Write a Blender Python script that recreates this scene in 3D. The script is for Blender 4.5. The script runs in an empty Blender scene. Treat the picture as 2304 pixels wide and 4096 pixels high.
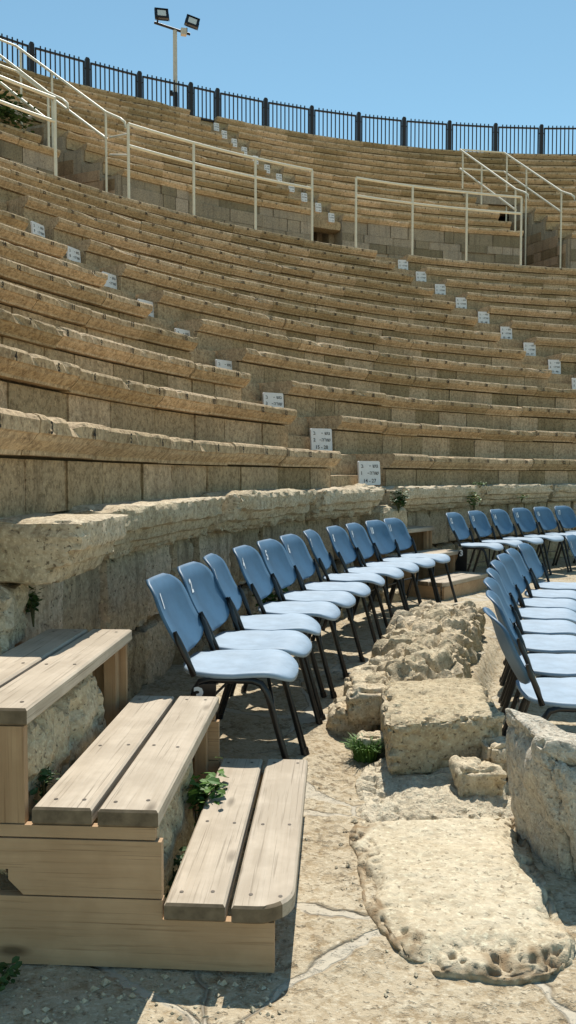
import bpy, bmesh, math, random
from math import sin, cos, pi, radians as rad, degrees as deg, sqrt, atan2, hypot
from mathutils import Vector, Matrix, noise
random.seed(7)
scene = bpy.context.scene
COL = scene.collection
CX, CY = 11.783, 2.024           # centre of the theatre's circles

# ------------------------------------------------------------------ helpers
class MB:
    """collects faces, then links them as one mesh object"""
    def __init__(s):
        s.v = []; s.f = []; s.m = []; s.s = []; s.sharp = 0
    def add(s, verts, faces, mi=0, smooth=False):
        b = len(s.v); s.v.extend([tuple(p) for p in verts])
        for f in faces:
            s.f.append(tuple(b + i for i in f)); s.m.append(mi); s.s.append(smooth)
    def box(s, lo, hi, mi=0, fn=None):
        x0, y0, z0 = lo; x1, y1, z1 = hi
        p = [(x0,y0,z0),(x1,y0,z0),(x1,y1,z0),(x0,y1,z0),(x0,y0,z1),(x1,y0,z1),(x1,y1,z1),(x0,y1,z1)]
        if fn: p = [fn(*q) for q in p]
        s.add(p, [(0,3,2,1),(4,5,6,7),(0,1,5,4),(1,2,6,5),(2,3,7,6),(3,0,4,7)], mi)
    def tube(s, pts, r, n=8, mi=0, cap=True):
        pts = [Vector(p) for p in pts]; rings = []
        for i, p in enumerate(pts):
            a = (pts[i] - pts[i-1]).normalized() if i > 0 else None
            b = (pts[i+1] - pts[i]).normalized() if i < len(pts)-1 else None
            d = (a + b).normalized() if a and b else (a or b)
            up = Vector((0,0,1)) if abs(d.z) < .92 else Vector((0,1,0))
            u = d.cross(up).normalized(); w = u.cross(d)
            k = 1.0
            if a and b:
                k = 1 / max(.6, sqrt(max(0.0, (1 + a.dot(b)) / 2)))
            rr = r[i] if isinstance(r, (list, tuple)) else r
            rings.append([p + (u*cos(2*pi*j/n) + w*sin(2*pi*j/n)) * rr * (k if k < 1.3 else 1.3) for j in range(n)])
        vs = [q for ring in rings for q in ring]; fs = []
        for i in range(len(pts)-1):
            for j in range(n):
                j2 = (j+1) % n
                fs.append((i*n+j, i*n+j2, (i+1)*n+j2, (i+1)*n+j))
        s.add(vs, fs, mi, True)
        if cap:
            s.add(rings[0], [tuple(range(n-1,-1,-1))], mi); s.add(rings[-1], [tuple(range(n))], mi)
    def mesh(s, name, mats):
        me = bpy.data.meshes.new(name)
        me.from_pydata(s.v, [], s.f)
        for m in (mats if isinstance(mats, (list, tuple)) else [mats]): me.materials.append(m)
        me.polygons.foreach_set('material_index', s.m)
        me.polygons.foreach_set('use_smooth', s.s)
        me.update()
        if s.sharp: me.set_sharp_from_angle(angle=rad(s.sharp))
        return me
    def build(s, name, mats, parent=None):
        o = bpy.data.objects.new(name, s.mesh(name, mats)); COL.objects.link(o)
        if parent: o.parent = parent
        return o

def tag(o, label=None, cat=None, group=None, kind=None):
    if label: o['label'] = label
    if cat: o['category'] = cat
    if group: o['group'] = group
    if kind: o['kind'] = kind
    return o
def empty(name, loc=(0,0,0), rz=0.0):
    o = bpy.data.objects.new(name, None); COL.objects.link(o)
    o.location = loc; o.rotation_euler = (0,0,rz); o.empty_display_size = .1
    return o
def P(R, th, z=0.0):
    t = rad(th); return Vector((CX + R*sin(t), CY + R*cos(t), z))
def fbm(p, o=4):
    a = 0; k = 1; f = 1
    for i in range(o):
        a += k*noise.noise(Vector(p)*f + Vector((i*7.3, i*3.1, i*5.7))); k *= .5; f *= 2.07
    return a
def lerp(a, b, t): return a + (b-a)*t
def table(t, x):
    if x <= t[0][0]: return t[0][1]
    for (a, b), (c, d) in zip(t, t[1:]):
        if x <= c: return b + (d-b)*(x-a)/(c-a)
    return t[-1][1]
ORD = ['zeroth','first','second','third','fourth','fifth','sixth','seventh','eighth','ninth','tenth','eleventh','twelfth','thirteenth','fourteenth']

# ------------------------------------------------------------------ materials
def new_mat(name):
    m = bpy.data.materials.new(name); m.use_nodes = True
    nt = m.node_tree; b = nt.nodes['Principled BSDF']
    return m, nt, b
def nd(nt, t, **kw):
    n = nt.nodes.new(t)
    for k, v in kw.items(): setattr(n, k, v)
    return n
def noise_node(nt, vec, scale, detail=5, rough=.55, dist=0.0):
    n = nd(nt, 'ShaderNodeTexNoise'); n.inputs['Scale'].default_value = scale
    n.inputs['Detail'].default_value = detail; n.inputs['Roughness'].default_value = rough; n.inputs['Distortion'].default_value = dist
    nt.links.new(vec, n.inputs['Vector']); return n.outputs['Fac']
def ramp(nt, fac, stops):
    r = nd(nt, 'ShaderNodeValToRGB'); e = r.color_ramp.elements
    while len(e) < len(stops): e.new(.5)
    for el, (p, c) in zip(e, stops):
        el.position = p; el.color = (c, c, c, 1) if isinstance(c, (int, float)) else (*c, 1)
    nt.links.new(fac, r.inputs['Fac']); return r.outputs['Color']
def mixc(nt, fac, a, b, mode='MIX'):
    n = nd(nt, 'ShaderNodeMix', data_type='RGBA', blend_type=mode)
    for s, v in ((n.inputs[0], fac), (n.inputs[6], a), (n.inputs[7], b)):
        if isinstance(v, (int, float)): s.default_value = v
        elif isinstance(v, tuple): s.default_value = (*v, 1)
        else: nt.links.new(v, s)
    return n.outputs[2]
def math_n(nt, op, a, b=0.0):
    n = nd(nt, 'ShaderNodeMath', operation=op)
    for s, v in ((n.inputs[0], a), (n.inputs[1], b)):
        if isinstance(v, (int, float)): s.default_value = v
        else: nt.links.new(v, s)
    return n.outputs[0]
def scaled(nt, vec, sc, loc=(0,0,0)):
    m = nd(nt, 'ShaderNodeMapping'); m.inputs['Scale'].default_value = sc; m.inputs['Location'].default_value = loc
    nt.links.new(vec, m.inputs['Vector']); return m.outputs['Vector']

def stone_mat(name, c1, c2, dark, big=.9, fine=26, island=.22, pits=.6, pit_scale=55, streak=0.0, bump=.35, bdist=.02, rough=.9, stain=.35, mortar=None):
    m, nt, b = new_mat(name)
    co = nd(nt, 'ShaderNodeTexCoord').outputs['Object']
    geo = nd(nt, 'ShaderNodeNewGeometry')
    A = noise_node(nt, co, big, 6, .6, .4)
    col = mixc(nt, ramp(nt, A, [(.36, 0.0), (.64, 1.0)]), c1, c2)
    B = noise_node(nt, co, fine, 6, .65)
    col = mixc(nt, ramp(nt, B, [(.38, stain*1.35), (.56, 0.0)]), col, dark)
    col = mixc(nt, ramp(nt, noise_node(nt, co, fine*2.7, 3, .6), [(.52, 0.0), (.70, .55)]), col, tuple(min(.8, c*1.45) for c in c1))
    if streak:
        S = noise_node(nt, scaled(nt, co, (9, 9, .8)), 1.0, 4, .6)
        col = mixc(nt, ramp(nt, S, [(.50, 0.0), (.72, streak)]), col, dark)
    if island:
        v = math_n(nt, 'ADD', math_n(nt, 'MULTIPLY', geo.outputs['Random Per Island'], 2*island), 1-island)
        cc = nd(nt, 'ShaderNodeCombineColor')
        nt.links.new(v, cc.inputs[0]); nt.links.new(v, cc.inputs[1])
        nt.links.new(math_n(nt, 'POWER', v, 1.25), cc.inputs[2])
        col = mixc(nt, 1.0, col, cc.outputs[0], 'MULTIPLY')
    Pn = noise_node(nt, co, pit_scale, 3, .6)
    pit = ramp(nt, Pn, [(.30, 1.0), (.40, 0.0)])
    P2 = ramp(nt, noise_node(nt, co, pit_scale*.4, 4, .65), [(.27, 1.0), (.34, 0.0)])
    pit = math_n(nt, 'MAXIMUM', pit, P2)
    if pits: col = mixc(nt, math_n(nt, 'MULTIPLY', pit, pits), col, tuple(c*.45 for c in dark))
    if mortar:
        at = nd(nt, 'ShaderNodeAttribute', attribute_name='mortar')  # vertex mask; on the slab it holds rim weathering and painted edge shade
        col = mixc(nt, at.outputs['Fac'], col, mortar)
    nt.links.new(col, b.inputs['Base Color'])
    b.inputs['Roughness'].default_value = rough
    b.inputs['Specular IOR Level'].default_value = .2
    h = math_n(nt, 'SUBTRACT', math_n(nt, 'ADD', B, math_n(nt, 'MULTIPLY', noise_node(nt, co, fine*.3, 5, .6), 1.2)), math_n(nt, 'MULTIPLY', pit, .5))
    bp = nd(nt, 'ShaderNodeBump'); bp.inputs['Strength'].default_value = bump; bp.inputs['Distance'].default_value = bdist
    nt.links.new(h, bp.inputs['Height']); nt.links.new(bp.outputs['Normal'], b.inputs['Normal'])
    return m

M = {}
M['seat'] = stone_mat('seat_limestone', (.53,.395,.245), (.425,.315,.193), (.17,.112,.06), streak=.4, stain=.5)
M['seat_up'] = stone_mat('upper_seat_limestone', (.52,.38,.228), (.425,.31,.187), (.19,.122,.06), island=.34, fine=14, pit_scale=30, bump=.3)
M['riser'] = stone_mat('riser_limestone', (.475,.352,.215), (.38,.283,.176), (.15,.102,.055), island=.3, stain=.5, streak=.45, big=1.6)
M['grey'] = stone_mat('retaining_wall_stone', (.36,.29,.20), (.28,.235,.175), (.14,.11,.08), island=.34, streak=.5, big=1.3, pits=.7, pit_scale=35)
M['podium'] = stone_mat('podium_stone', (.62,.51,.36), (.49,.40,.285), (.16,.125,.08), island=.2, streak=.75, big=2.2, pits=.85, pit_scale=48, bump=.6)
M['cornice'] = stone_mat('cornice_limestone', (.58,.49,.355), (.46,.375,.25), (.19,.14,.085), big=2.0, island=.08, pits=.8, pit_scale=60, bump=.55, bdist=.025, stain=.4)
def ground_mat():
    m, nt, b = new_mat('paving_limestone')
    co = nd(nt, 'ShaderNodeTexCoord').outputs['Object']
    def warp(vec, sc, amt):
        n = nd(nt, 'ShaderNodeTexNoise'); n.inputs['Scale'].default_value = sc; n.inputs['Detail'].default_value = 3
        nt.links.new(co, n.inputs['Vector'])
        v = nd(nt, 'ShaderNodeVectorMath', operation='MULTIPLY_ADD'); nt.links.new(n.outputs['Color'], v.inputs[0])
        v.inputs[1].default_value = (amt, amt, 0); nt.links.new(vec, v.inputs[2]); return v.outputs[0]
    vec = warp(warp(scaled(nt, co, (1,1,0)), 1.6, .22), 13, .045)
    vo = nd(nt, 'ShaderNodeTexVoronoi', feature='DISTANCE_TO_EDGE'); vo.inputs['Scale'].default_value = 1.55
    nt.links.new(vec, vo.inputs['Vector']); d = vo.outputs['Distance']
    vc = nd(nt, 'ShaderNodeTexVoronoi'); vc.inputs['Scale'].default_value = 1.55; nt.links.new(vec, vc.inputs['Vector'])
    wid = math_n(nt, 'MULTIPLY', ramp(nt, noise_node(nt, co, 1.5, 2), [(.44, .10), (.64, 1.0)]), .050)
    e = math_n(nt, 'SUBTRACT', d, wid)                      # below zero: mortar
    mort = ramp(nt, math_n(nt, 'ADD', math_n(nt, 'MULTIPLY', e, 30), .5), [(.40, 1.0), (.55, 0.0)])
    crack = ramp(nt, math_n(nt, 'ABSOLUTE', e), [(.002, 1.0), (.008, 0.0)])
    crack = math_n(nt, 'MULTIPLY', crack, ramp(nt, noise_node(nt, co, 3.5, 3), [(.44, 0.0), (.56, .6)]))
    A = noise_node(nt, co, 1.7, 6, .6, .5)
    col = mixc(nt, ramp(nt, A, [(.38, 0.0), (.62, 1.0)]), (.565,.49,.36), (.47,.385,.265))
    cs = nd(nt, 'ShaderNodeSeparateColor'); nt.links.new(vc.outputs['Color'], cs.inputs[0])
    col = mixc(nt, math_n(nt, 'MULTIPLY', cs.outputs[0], .45), col, (.44,.35,.23))
    B = noise_node(nt, co, 20, 7, .7)
    col = mixc(nt, ramp(nt, B, [(.38, .85), (.52, 0.0)]), col, (.33,.245,.145))
    C = noise_node(nt, scaled(nt, co, (60, 95, 60)), 1.0, 3, .6)
    col = mixc(nt, ramp(nt, C, [(.52, 0.0), (.70, .6)]), col, (.72,.65,.50))
    pat = ramp(nt, noise_node(nt, co, 2.3, 3), [(.44, 0.0), (.60, 1.0)])
    p1 = ramp(nt, noise_node(nt, co, 52, 3, .65), [(.32, 1.0), (.41, 0.0)])
    p2 = math_n(nt, 'MULTIPLY', ramp(nt, noise_node(nt, co, 30, 4, .7), [(.38, 1.0), (.47, 0.0)]), pat)
    pit = math_n(nt, 'MAXIMUM', math_n(nt, 'MULTIPLY', p1, .8), p2)
    stone = mixc(nt, math_n(nt, 'MULTIPLY', pit, .7), col, (.15,.105,.06))
    mc = mixc(nt, ramp(nt, noise_node(nt, co, 8, 5), [(.35, 0.0), (.65, 1.0)]), (.46,.41,.325), (.53,.47,.365))
    out = mixc(nt, mort, stone, mc)
    out = mixc(nt, crack, out, (.13,.095,.06))
    nt.links.new(out, b.inputs['Base Color']); b.inputs['Roughness'].default_value = .92; b.inputs['Specular IOR Level'].default_value = .15
    h = math_n(nt, 'SUBTRACT', math_n(nt, 'MULTIPLY', B, math_n(nt, 'SUBTRACT', 1.3, mort)), math_n(nt, 'ADD', math_n(nt, 'MULTIPLY', pit, .6), math_n(nt, 'ADD', math_n(nt, 'MULTIPLY', crack, .8), math_n(nt, 'MULTIPLY', mort, .35))))
    bp = nd(nt, 'ShaderNodeBump'); bp.inputs['Strength'].default_value = .6; bp.inputs['Distance'].default_value = .03
    nt.links.new(h, bp.inputs['Height']); nt.links.new(bp.outputs['Normal'], b.inputs['Normal'])
    return m
M['ground'] = ground_mat()
M['slab'] = stone_mat('worn_limestone', (.59,.515,.38), (.51,.43,.30), (.33,.25,.155), big=2.6, fine=24, island=0, pits=.7, pit_scale=54, bump=.5, bdist=.025, stain=.32, mortar=(.25,.175,.10))  # mortar colour here is the brown rim, darkened to include its shade
M['tuff'] = stone_mat('rough_sandstone', (.61,.51,.36), (.51,.41,.27), (.22,.16,.095), big=2.6, fine=30, island=.12, pits=.85, pit_scale=62, bump=.5, bdist=.03, stain=.36)
M['cement'] = stone_mat('grey_cement', (.64,.56,.42), (.56,.475,.345), (.36,.28,.19), big=4, fine=44, island=0, pits=.4, pit_scale=90, bump=.8)
M['brown'] = stone_mat('brown_wall_stone', (.37,.26,.16), (.30,.20,.125), (.13,.09,.055), island=.34, streak=.5, big=1.0, pits=.6, pit_scale=35)
M['pale'] = stone_mat('pale_limestone', (.66,.59,.475), (.55,.485,.385), (.32,.26,.19), big=3, fine=40, island=0, pits=.35, pit_scale=75, bump=.8, bdist=.03, stain=.4)

def plain(name, col, rough=.5, metal=0.0, spec=.5, var=.15, scale=20, bump=0.0):
    m, nt, b = new_mat(name)
    co = nd(nt, 'ShaderNodeTexCoord').outputs['Object']
    n = noise_node(nt, co, scale, 4, .6)
    nt.links.new(mixc(nt, ramp(nt, n, [(.35, 0.0), (.7, 1.0)]), col, tuple(c*(1-var) for c in col)), b.inputs['Base Color'])
    b.inputs['Roughness'].default_value = rough; b.inputs['Metallic'].default_value = metal
    b.inputs['Specular IOR Level'].default_value = spec
    if bump:
        bp = nd(nt, 'ShaderNodeBump'); bp.inputs['Strength'].default_value = bump; bp.inputs['Distance'].default_value = .002
        nt.links.new(noise_node(nt, co, scale*8, 2), bp.inputs['Height']); nt.links.new(bp.outputs['Normal'], b.inputs['Normal'])
    return m
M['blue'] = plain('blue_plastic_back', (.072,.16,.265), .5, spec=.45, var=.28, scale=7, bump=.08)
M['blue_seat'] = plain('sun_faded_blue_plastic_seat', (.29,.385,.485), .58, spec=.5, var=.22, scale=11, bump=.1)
M['black'] = plain('black_painted_steel', (.012,.012,.013), .35, spec=.5, var=.3)
M['white_rail'] = plain('cream_painted_steel', (.72,.66,.52), .45, spec=.4, var=.12, scale=8)
M['fence'] = plain('dark_brown_steel', (.022,.017,.016), .5, spec=.4, var=.3)
M['sign'] = plain('white_marble_plate', (.74,.72,.71), .5, spec=.3, var=.08)
M['paint'] = plain('black_paint', (.035,.026,.018), .7, spec=.2, var=.3)
M['ink'] = plain('grey_lettering', (.035,.032,.03), .6, spec=.2)
M['whitepaint'] = plain('white_paint', (.80,.82,.84), .6, spec=.2, var=.1)
M['pole'] = plain('galvanised_pole', (.55,.50,.42), .5, spec=.4, var=.2, scale=4)
M['lampglass'] = plain('floodlight_glass', (.62,.64,.62), .25, spec=.5, var=.1)
M['screw'] = plain('dull_screw_heads', (.10,.085,.07), .5, metal=.6)
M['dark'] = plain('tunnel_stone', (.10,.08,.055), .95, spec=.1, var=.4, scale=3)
def leaf_mat(name, c1, c2):
    m, nt, b = new_mat(name)
    g = nd(nt, 'ShaderNodeNewGeometry')
    nt.links.new(mixc(nt, g.outputs['Random Per Island'], c1, c2), b.inputs['Base Color'])
    b.inputs['Roughness'].default_value = .55; b.inputs['Specular IOR Level'].default_value = .3
    try:
        b.inputs['Subsurface Weight'].default_value = .0
        b.inputs['Transmission Weight'].default_value = 0.0
    except Exception: pass
    return m
M['leaf'] = leaf_mat('leaf_green', (.055,.13,.022), (.12,.22,.045))
M['leaf_dark'] = leaf_mat('dark_leaf_green', (.03,.065,.016), (.06,.11,.03))
M['leaf_yellow'] = leaf_mat('yellow_flowers', (.45,.40,.04), (.30,.32,.05))
M['stem'] = plain('plant_stem', (.10,.10,.04), .7)
def wood_mat(name, c1, c2, dark, rough):
    m, nt, b = new_mat(name)
    co = nd(nt, 'ShaderNodeTexCoord').outputs['Object']
    g = nd(nt, 'ShaderNodeNewGeometry')
    off = nd(nt, 'ShaderNodeCombineXYZ')
    nt.links.new(math_n(nt, 'MULTIPLY', g.outputs['Random Per Island'], 13.0), off.inputs[0])
    nt.links.new(math_n(nt, 'MULTIPLY', g.outputs['Random Per Island'], 31.0), off.inputs[2])
    va = nd(nt, 'ShaderNodeVectorMath', operation='ADD'); nt.links.new(co, va.inputs[0]); nt.links.new(off.outputs[0], va.inputs[1])
    def build(sc, sc2):
        G = noise_node(nt, scaled(nt, va.outputs[0], sc), 1.0, 5, .65, .6)
        F = noise_node(nt, scaled(nt, va.outputs[0], sc2), 1.0, 3, .6, .2)
        return G, F
    return m, nt, b, va.outputs[0], build, g
def make_wood(name, axis, c1, c2, dark, rough=.75):
    m, nt, b, vec, build, g = wood_mat(name, c1, c2, dark, rough)
    s = {'y': ((22,1.0,22), (110,3.0,110)), 'x': ((1.0,22,22), (3.0,110,110)), 'z': ((22,22,1.0), (110,110,3.0))}[axis]
    G, F = build(*s)
    col = mixc(nt, ramp(nt, G, [(.34, 0.0), (.66, 1.0)]), c1, c2)
    col = mixc(nt, ramp(nt, F, [(.30, .5), (.42, 0.0)]), col, dark)
    H = noise_node(nt, scaled(nt, vec, {'y': (190,1.6,190), 'x': (1.6,190,190), 'z': (190,190,1.6)}[axis]), 1.0, 2, .5)
    col = mixc(nt, ramp(nt, H, [(.29, .6), (.35, 0.0)]), col, tuple(c*.6 for c in dark))
    col = mixc(nt, ramp(nt, noise_node(nt, vec, 5, 4, .6), [(.42, .3), (.6, 0.0)]), col, tuple(c*1.3 for c in dark))
    # knots
    vo = nd(nt, 'ShaderNodeTexVoronoi'); vo.inputs['Scale'].default_value = 1.0
    ks = {'y': (6.5,2.2,6.5), 'x': (2.2,6.5,6.5), 'z': (6.5,6.5,2.2)}[axis]
    nt.links.new(scaled(nt, vec, ks), vo.inputs['Vector'])
    col = mixc(nt, ramp(nt, vo.outputs['Distance'], [(.05, .85), (.13, 0.0)]), col, tuple(c*.6 for c in dark))
    nt.links.new(col, b.inputs['Base Color']); b.inputs['Roughness'].default_value = rough
    b.inputs['Specular IOR Level'].default_value = .25
    bp = nd(nt, 'ShaderNodeBump'); bp.inputs['Strength'].default_value = .35; bp.inputs['Distance'].default_value = .004
    nt.links.new(F, bp.inputs['Height']); nt.links.new(bp.outputs['Normal'], b.inputs['Normal'])
    return m
M['plank'] = make_wood('weathered_plank', 'y', (.55,.47,.37), (.455,.38,.29), (.17,.135,.095))
M['board_x'] = make_wood('stair_board', 'x', (.52,.35,.21), (.43,.285,.165), (.22,.13,.065))
M['board_z'] = make_wood('upright_board', 'z', (.48,.32,.185), (.38,.24,.135), (.20,.115,.057))
M['endgrain'] = plain('plank_end_grain', (.21,.16,.105), .85, var=.45, scale=26, spec=.15)

# ------------------------------------------------------------------ text meshes
_font_cache = {}
def text_geo(s, bold=.0):
    """flat glyph mesh, height about 1 for capitals, centred at x=0"""
    key = (s, bold)
    if key in _font_cache: return _font_cache[key]
    c = bpy.data.curves.new('glyph', 'FONT'); c.body = s; c.resolution_u = 2; c.size = 1.0; c.offset = bold
    c.fill_mode = 'FRONT'
    o = bpy.data.objects.new('glyph', c); COL.objects.link(o)
    dg = bpy.context.evaluated_depsgraph_get(); dg.update()
    me = bpy.data.meshes.new_from_object(o.evaluated_get(dg))
    vs = [(v.co.x, v.co.y) for v in me.vertices]; fs = [tuple(p.vertices) for p in me.polygons]
    bpy.data.objects.remove(o); bpy.data.curves.remove(c); bpy.data.meshes.remove(me)
    if vs:
        x0 = min(v[0] for v in vs); x1 = max(v[0] for v in vs)
        y0 = min(v[1] for v in vs); y1 = max(v[1] for v in vs)
        h = max(y1-y0, 1e-6)
        vs = [((x-(x0+x1)/2), (y-y0)) for x, y in vs]
        r = (vs, fs, x1-x0, h)
    else: r = ([], [], 0, 1)
    _font_cache[key] = r
    return r
def put_text(mb, s, height, fn, bold=.02, mi=0, align='c', squeeze=1.0):
    vs, fs, w, h = text_geo(s, bold)
    k = height/h
    dx = {'c': 0, 'l': w/2, 'r': -w/2}[align]
    mb.add([fn((x+dx)*k*squeeze, y*k) for x, y in vs], fs, mi)

# ------------------------------------------------------------------ stones
def rock(mb, mapf, n, p=8, amp=.02, freq=6, pit=0.0, pfreq=22, seed=0.0, edge_amp=0.0, cells=0.0, cfreq=4.0, mi=0, smooth=True, ptop=1.0, strata=0.0):
    """rounded block: the surface of a cube grid is rounded, mapped by mapf and pushed in and out by noise"""
    nu, nv, nw = n; idx = {}; bm = bmesh.new(); loc = {}
    def V(i, j, k):
        if (i,j,k) in idx: return idx[(i,j,k)]
        a, b, c = 2*i/nu-1, 2*j/nv-1, 2*k/nw-1
        e = (abs(a)**p + abs(b)**p + abs(c)**p)**(1/p)
        q = (a/e, b/e, c/e)
        v = bm.verts.new(mapf(*q)); idx[(i,j,k)] = v; loc[v] = (a,b,c)
        return v
    def F(*q): bm.faces.new([V(*t) for t in q])
    for i in range(nu):
        for j in range(nv):
            F((i,j,0),(i,j+1,0),(i+1,j+1,0),(i+1,j,0)); F((i,j,nw),(i+1,j,nw),(i+1,j+1,nw),(i,j+1,nw))
    for i in range(nu):
        for k in range(nw):
            F((i,0,k),(i+1,0,k),(i+1,0,k+1),(i,0,k+1)); F((i,nv,k),(i,nv,k+1),(i+1,nv,k+1),(i+1,nv,k))
    for j in range(nv):
        for k in range(nw):
            F((0,j,k),(0,j,k+1),(0,j+1,k+1),(0,j+1,k)); F((nu,j,k),(nu,j+1,k),(nu,j+1,k+1),(nu,j,k+1))
    bmesh.ops.recalc_face_normals(bm, faces=bm.faces)
    bm.normal_update()
    off = Vector((seed*1.7, seed*2.3, seed*.9)); mv = []
    for v in bm.verts:
        q = v.co*freq + off
        d = amp*fbm(q, 4)
        a, b, c = loc[v]
        ab = sorted((abs(a), abs(b), abs(c)))
        edge = max(0.0, (ab[1]-.72)/.28)
        if edge_amp: d -= edge_amp*edge*max(0.0, .35+noise.noise(v.co*freq*1.6+off))*1.3
        if pit:
            t = noise.noise(v.co*pfreq+off)
            d -= pit*max(0.0, t-.12)*1.6*(ptop+1.8*edge)
        if cells:
            dist = noise.voronoi(v.co*cfreq+off)[0]
            dd, pp = noise.voronoi(v.co*cfreq+off)
            d += cells*(min(1.0, (dd[1]-dd[0])/.28)-.35) + cells*.40*noise.cell(pp[0]*5.3)*min(1.0, (dd[1]-dd[0])/.2)
            dist = noise.voronoi(v.co*cfreq*2.7+off)[0]
            d += cells*.28*(1-min(1.0, (dist[0]/max(dist[1],1e-4)))**3)
        if strata:
            d += strata*noise.noise(Vector((v.co.x*2.0, v.co.y*2.0, v.co.z*46))+off)
        mv.append((v, v.normal*d))
    for v, d in mv: v.co += d
    vi = {v: i for i, v in enumerate(bm.verts)}
    mb.sharp = 32
    mb.add([v.co.copy() for v in bm.verts], [tuple(vi[v] for v in f.verts) for f in bm.faces], mi, smooth)
    bm.free()
def hexa(c):
    """map for eight corners: bottom back-left, back-right, front-right, front-left, then the same on top"""
    c = [Vector(q) for q in c]
    def f(a, b, cc):
        u, v, w = (a+1)/2, (b+1)/2, (cc+1)/2
        lo = (c[3]*(1-u)+c[2]*u)*(1-v) + (c[0]*(1-u)+c[1]*u)*v
        hi = (c[7]*(1-u)+c[6]*u)*(1-v) + (c[4]*(1-u)+c[5]*u)*v
        return lo*(1-w)+hi*w
    return f
def ball(cn, r):
    cn = Vector(cn)
    return lambda a, b, c: cn + Vector((a*r[0], b*r[1], c*r[2]))

# sector box: r0..r1, th0..th1, z0..z1
def sector(mb, r0, r1, th0, th1, z0, z1, step=2.0, mi=0, zf=None):
    A0 = th0 if callable(th0) else (lambda r: th0); A1 = th1 if callable(th1) else (lambda r: th1)
    n = max(1, int(math.ceil(abs(A1(r0)-A0(r0))/step)))
    vs = []
    for i in range(n+1):
        ta = lerp(A0(r0), A1(r0), i/n); tb = lerp(A0(r1), A1(r1), i/n); dz = zf(ta) if zf else 0
        vs += [P(r0,ta,z0+dz), P(r1,tb,z0+dz), P(r1,tb,z1+dz), P(r0,ta,z1+dz)]
    fs = []
    for i in range(n):
        a = 4*i; b = a+4
        for j in range(4):
            k = (j+1) % 4
            fs.append((a+j, b+j, b+k, a+k))
    fs.append((0,1,2,3)); fs.append((4*n+3,4*n+2,4*n+1,4*n))
    mb.add(vs, fs, mi)

# ------------------------------------------------------------------ seat rows
SLAB = .165
def nosing_profile(t):
    return [(t,0),(.16,.0),(.034,.0),(.012,-.008),(0,-.026),(.004,-.078),(.014,-.084),(.028,-.106),(.052,-.128),(.074,-.146),(.078,-SLAB),(t,-SLAB)]
def slab_blocks(mb, R0, z0, t, th0, th1, near, zf, lens=(.75,1.35), jit=.011):
    prof = nosing_profile(t); n = len(prof); th = th0
    while th < th1-1e-6:
        L = deg(random.uniform(*lens)/R0); e = min(th+L, th1)
        if th1-e < deg(.35/R0): e = th1
        dr = random.uniform(-jit, jit); dz = random.uniform(-jit, jit)*.8
        worn = random.random()
        seg = max(2, int(rad(e-th)*R0/(.055 if near > 1 else (.11 if near else .28))))
        g = deg(.003/R0)
        vs = []
        for i in range(seg+1):
            a = lerp(th+g, e-g, i/seg); zz = zf(a) if zf else 0.0
            for (r, z) in prof:
                q = P(R0+r+dr, a, z0+z+dz+zz)
                if r < .12:
                    w = fbm(q*5.0, 3 if near else 2)
                    amp = (.005 if near else .008)
                    r2 = r+dr+amp*w; z2 = z+dz
                    if z > -.03 and r < .05:
                        ch = max(0.0, noise.noise(q*(8 if near else 4.0))-.34+.22*worn)
                        r2 += ch*.085; z2 -= ch*.055
                    elif z < -.08:
                        r2 += max(0.0, noise.noise(q*9.0)-.15)*.03
                    q = P(R0+r2, a, z0+z2+zz)
                vs.append(q)
        fs = []
        for i in range(seg):
            for j in range(n):
                k = (j+1) % n
                fs.append((i*n+j, (i+1)*n+j, (i+1)*n+k, i*n+k))
        fs.append(tuple(range(n))); fs.append(tuple(range((seg+1)*n-1, seg*n-1, -1)))
        mb.add(vs, fs, 0, False)
        th = e
def riser_stones(mb, R0, z0, z1, th0, th1, zf, w=(.42,.78), gap=.008, jit=.009, depth=.06, near=0, mi=0):
    th = th0
    while th < th1-1e-6:
        L = deg(random.uniform(*w)/R0); e = min(th+L, th1)
        if th1-e < deg(.2/R0): e = th1
        g = deg(gap*.5/R0); dr = random.uniform(-jit, jit)
        n = 6 if near else 2; m = 4 if near else 1
        vs = []; fs = []
        for i in range(n+1):
            a = lerp(th+g, e-g, i/n); zz = zf(a) if zf else 0.0
            for j in range(m+1):
                z = lerp(z0, z1, j/m)
                d = 0.0
                if near:
                    q = P(R0, a, z); d = .006*fbm(q*4.5, 3)
                    if i in (0, n): d += .006 + .008*max(0, noise.noise(q*9))
                vs.append(P(R0+dr+d, a, z+zz))
        for i in range(n):
            for j in range(m):
                b = i*(m+1)+j
                fs.append((b, b+1, b+m+2, b+m+1))
        mb.add(vs, fs, mi, False)
        # side returns so that the joint reads as a gap
        for a in (th+g, e-g):
            zz = zf(a) if zf else 0.0
            mb.add([P(R0+dr+.004,a,z0+zz),P(R0+depth,a,z0+zz),P(R0+depth,a,z1+zz),P(R0+dr+.004,a,z1+zz)], [(0,1,2,3)], mi)
        th = e
def row_numbers(mb, R0, z0, th0, th1, start, from_end, zf, spacing=.49, height=.052, jitter=.03):
    n = int(rad(th1-th0)*R0/spacing)
    for i in range(n):
        if from_end:
            th = th1 - deg((.28+i*spacing)/R0); num = start-i
            if num < 1: break
        else:
            th = th0 + deg((.40+i*spacing)/R0); num = start+i
            if th > th1-deg(.15/R0): break
        th += random.uniform(-jitter, jitter)*.3*deg(1/R0)
        if num > 60: continue
        t = rad(th); base = P(R0-.015, th, z0-.077+(zf(th) if zf else 0)); rt = Vector((cos(t), -sin(t), 0))
        def fn(x, y): return base + rt*x + Vector((0,0,y))
        put_text(mb, str(num), height, fn, .03, 0, squeeze=.9)
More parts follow.
